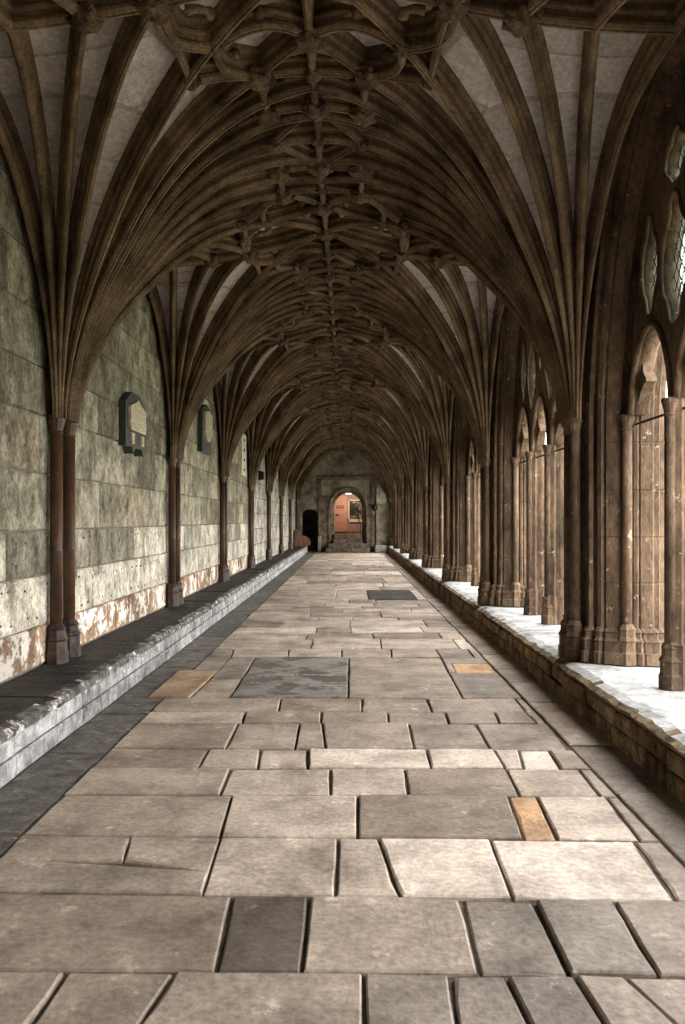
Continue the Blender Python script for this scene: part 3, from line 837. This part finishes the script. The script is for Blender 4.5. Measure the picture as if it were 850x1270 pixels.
# rubble pier face and stone block to the right of the portal
rp = tag(ob('buttress', fixn(mesh('buttress', *extrude_poly([(1.36,.02),(2.0,.02),(2.02,1.2),(1.96,2.2),(1.8,3.0),(1.5,3.5),(1.36,3.5)], YEND-.16, YEND-.001, lambda x,z,h: (x,h,z)), 'endpale'))), 'pale rubble masonry face beside the portal', 'masonry')
tag(box('stone_block', 1.25,1.88,YEND-.75,YEND-.17,0,.36,'sill',bev=.03,jit=.015,color=(.8,.8,.8)), 'pale stone block on the floor at the foot of the rubble masonry', 'block')
ya_, yb_ = YEND+.5, YEND+2.6
struct('door_2', mesh('door_2', *merge([box_vf(-2.9,-2.75,ya_,yb_,-.2,2.7), box_vf(-1.58,-1.44,ya_,yb_,-.2,2.7), box_vf(-2.9,-1.44,yb_,yb_+.15,-.2,2.7), box_vf(-2.75,-1.58,ya_,yb_,2.55,2.7), box_vf(-2.75,-1.58,ya_,yb_,-.2,0)]), 'endwall'), 'dark side doorway opening into an unlit passage left of the portal')
lt = thing('lantern', 'small round black lantern hanging beside the portal', 'lantern', (DX+1.36,YEND-.36,2.28))
ob('globe', fixn(mesh('globe', *lathe_vf([(.02,-.17),(.12,-.12),(.155,0),(.12,.12),(.05,.17),(.03,.2)], 12), 'iron', True)), lt)
ob('hook', fixn(mesh('hook', *sweep_vf([(0,0,.18),(0,0,.45),(0,.19,.52)], disc_prof(.02,6), side=Vector((1,0,0))), 'iron')), lt)
# carved wooden seat end on the left
be = thing('wooden_seat', 'dark carved wooden seat beside the dark side doorway', 'seat', (-2.2,YEND-1.5,0))
arm = [(-.5,.35),(-.5,1.15),(-.42,1.22),(-.36,1.12),(-.30,.95),(-.15,.86),(0,.82),(.12,.74),(.2,.66),(.24,.5),(.2,.35)]
for yy in (-.45,.75): ob('seat_end', fixn(mesh('seat_end', *extrude_poly([(x,z) for x,z in arm], yy, yy+.07, lambda x,z,h: (x,h,z)), 'oak')), be)
ob('seat_board', mesh('seat_board', *box_vf(-.5,.12,-.42,.78,.55,.61), 'oak'), be); ob('seat_back', mesh('seat_back', *box_vf(-.55,-.5,-.42,.78,.35,1.15), 'oak'), be)
tag(box('pale_post', -1.62,-1.46,YEND-.35,YEND-.18,0,.82,'endpale',bev=.02), 'short pale stone post beside the dark side doorway', 'post')
# room beyond the door
room = struct('wall_room', None, 'small room beyond the doorway', (0,0,0))
def rbox(nm_, *a): return ob(nm_, mesh(nm_, *box_vf(*a[:6]), a[6]), room)
YR = YEND+3.2
rbox('room_floor', -1.42,2.2,YEND+.5,YR+.2,.6,.90,'oak'); rbox('room_wall', -1.42,2.2,YR,YR+.15,.9,3.9,'grey_pink')
rbox('room_wall', -1.42,-1.3,YEND+.5,YR,.9,3.9,'cream_paint'); rbox('room_wall', 2.05,2.2,YEND+.5,YR,.9,3.9,'grey_pink'); rbox('room_ceiling', -1.42,2.2,YEND+.5,YR,3.22,3.32,'cream_paint')
rbox('skirting', -1.3,2.05,YR-.04,YR,.9,1.02,'oak')
dr = thing('panel_door', 'pink painted plank door seen through the doorway', 'door', (-.45,YR-.08,.95))
for i in range(4): ob('plank', mesh('plank', *box_vf(-.38+.17*i,-.38+.17*i+.165,-.03,.03,.05,2.05), 'pink'), dr)
for z in (1.35,1.45): ob('strap_hinge', mesh('strap_hinge', *box_vf(-.30,.15,-.045,-.03,z,z+.035), 'iron'), dr)
ob('latch', mesh('latch', *box_vf(-.32,-.12,-.07,-.03,.95,1.0), 'iron'), dr)
ob('door_frame', mesh('door_frame', *box_vf(-.50,-.39,-.06,.04,.0,2.25), 'cream_paint'), dr)
pf = thing('framed_picture', 'framed dark picture on the pink wall beyond the doorway', 'picture', (.38,YR-.05,2.15))
ob('frame', mesh('frame', *merge([box_vf(-.46,-.40,-.03,.03,-.58,.62),box_vf(.40,.46,-.03,.03,-.58,.62),box_vf(-.46,.46,-.03,.03,.56,.62),box_vf(-.46,.46,-.03,.03,-.62,-.46)]), 'cream_paint'), pf)
ob('print', mesh('print', *box_vf(-.40,.40,-.01,.02,-.47,.57), 'picture'), pf)
hr = thing('handrail', 'thin black iron handrail on the steps of the doorway', 'handrail', (DX+.52,YEND+.1,.9))
ob('rail', fixn(mesh('rail', *sweep_vf([(0,.3,0),(0,.3,.95),(0,.1,1.05),(.12,-.5,.55),(.12,-.5,-.5)], disc_prof(.022,6)), 'iron')), hr)
cl = thing('ceiling_lamp', 'glowing ceiling lamp in the room beyond the doorway', 'lamp', (-.06,YEND+1.9,3.12))
ob('shade', fixn(mesh('shade', *lathe_vf([(.06,-.08),(.30,-.04),(.34,0),(.2,.06)], 16), 'lamp', True)), cl)
ld = bpy.data.lights.new('room_light', 'POINT'); ld.energy = 2.2; ld.color = (1,.78,.58); ld.shadow_soft_size = .15
lo_ = bpy.data.objects.new('room_light', ld); COL.objects.link(lo_); lo_.parent = cl; lo_.location = (0,0,-.25)
# wall behind the viewpoint
struct('wall_front', mesh('wall_front', *box_vf(-3.3,2.95,YBEG-.3,YBEG,-.2,5.75), 'endwall'), 'end wall behind the viewpoint')

# ------------------------------------------------------------------ wall tablets
def tablet(y, z, w, h, label, style):
    t = thing('wall_tablet', label, 'plaque', (WALL_X,y,z), group='memorial tablets on the left wall')
    cv = lambda a,b,d: (d,a,b)
    if style == 0:
        o = [(-w/2,-h/2),(w/2,-h/2),(w/2,h*.28),(w*.22,h/2),(-w*.22,h/2),(-w/2,h*.28)]
        ob('backing', fixn(mesh('backing', *extrude_poly(o,.0,.09,cv), 'slate')), t)
        p = [(-w*.36,-h*.20),(w*.36,-h*.20),(w*.41,-h*.05),(w*.37,.02),(w*.39,h*.22),(w*.1,h*.33),(0,h*.40),(-w*.1,h*.33),(-w*.39,h*.22),(-w*.37,.02),(-w*.41,-h*.05)]
        ob('inscribed_panel', fixn(mesh('inscribed_panel', *extrude_poly(p,.09,.125,cv), 'cream')), t)
        for s in (-1,1):
            c = [(s*w*.24-.06,-h*.25),(s*w*.24+.06,-h*.25),(s*w*.24+.05,-h*.44),(s*w*.24-.05,-h*.44)]
            ob('console', fixn(mesh('console', *extrude_poly(c,.09,.12,cv), 'cream')), t)
            c = [(s*w*.24-.09,-h*.5),(s*w*.24+.09,-h*.5),(s*w*.24,-h*.62)]
            ob('bracket', fixn(mesh('bracket', *extrude_poly(c,.0,.12,cv), 'slate')), t)
    elif style == 1:
        o = [(-w/2,-h/2),(w/2,-h/2),(w/2,h*.35),(0,h/2),(-w/2,h*.35)]
        ob('backing', fixn(mesh('backing', *extrude_poly(o,.0,.09,cv), 'slate')), t)
        p = [(-w*.36,-h*.10),(-w*.2,-h*.24),(0,-h*.28),(w*.2,-h*.24),(w*.36,-h*.10),(w*.36,h*.30),(0,h*.36),(-w*.36,h*.30)]
        ob('inscribed_panel', fixn(mesh('inscribed_panel', *extrude_poly(p,.09,.13,cv), 'cream')), t)
    else:
        o = [(-w/2,-h/2),(w/2,-h/2),(w/2,h/2),(-w/2,h/2)]
        ob('backing', fixn(mesh('backing', *extrude_poly(o,.0,.08,cv), 'pale')), t)
        for i in range(4):
            r = fixn(mesh('rosette', *lathe_vf([(.045,0),(.03,.02)],8), 'iron')); q_ = ob('rosette', r, t, (.08,0,-h*.36+h*.24*i)); q_.rotation_euler = (0,PI/2,0)
tablet(10.15,2.88,.95,.68,'black octagonal wall tablet with cream panel on two brackets',0)
tablet(15.2,3.36,1.0,.92,'dark wall tablet with shield-shaped cream panel',1)
tablet(20.6,3.3,.9,1.05,'plain pale tablet with a column of dark rosettes',2)
bk = tag(ob('wall_bracket', fixn(mesh('wall_bracket', *extrude_poly([(0,0),(.16,.05),(.16,.26),(0,.3)],24.45,24.75,lambda a,b,h:(WALL_X+a,h,2.85+b)), 'iron'))), 'small dark bracket box high on the ashlar wall beyond the tablets', 'bracket')

# ------------------------------------------------------------------ garden outside
struct('path', mesh('path', *box_vf(2.88,5.4,-50,95,-.1,-.05), 'bounce_ground'), 'pale path added outside the arcade to cut green bounce from the lawn')  # added strip: weakens the green light the lawn throws into the walk
struct('ground', mesh('ground', *box_vf(2.88,70,-50,95,-.4,-.1), 'lawn'), 'bright lawn of the cloister garth')
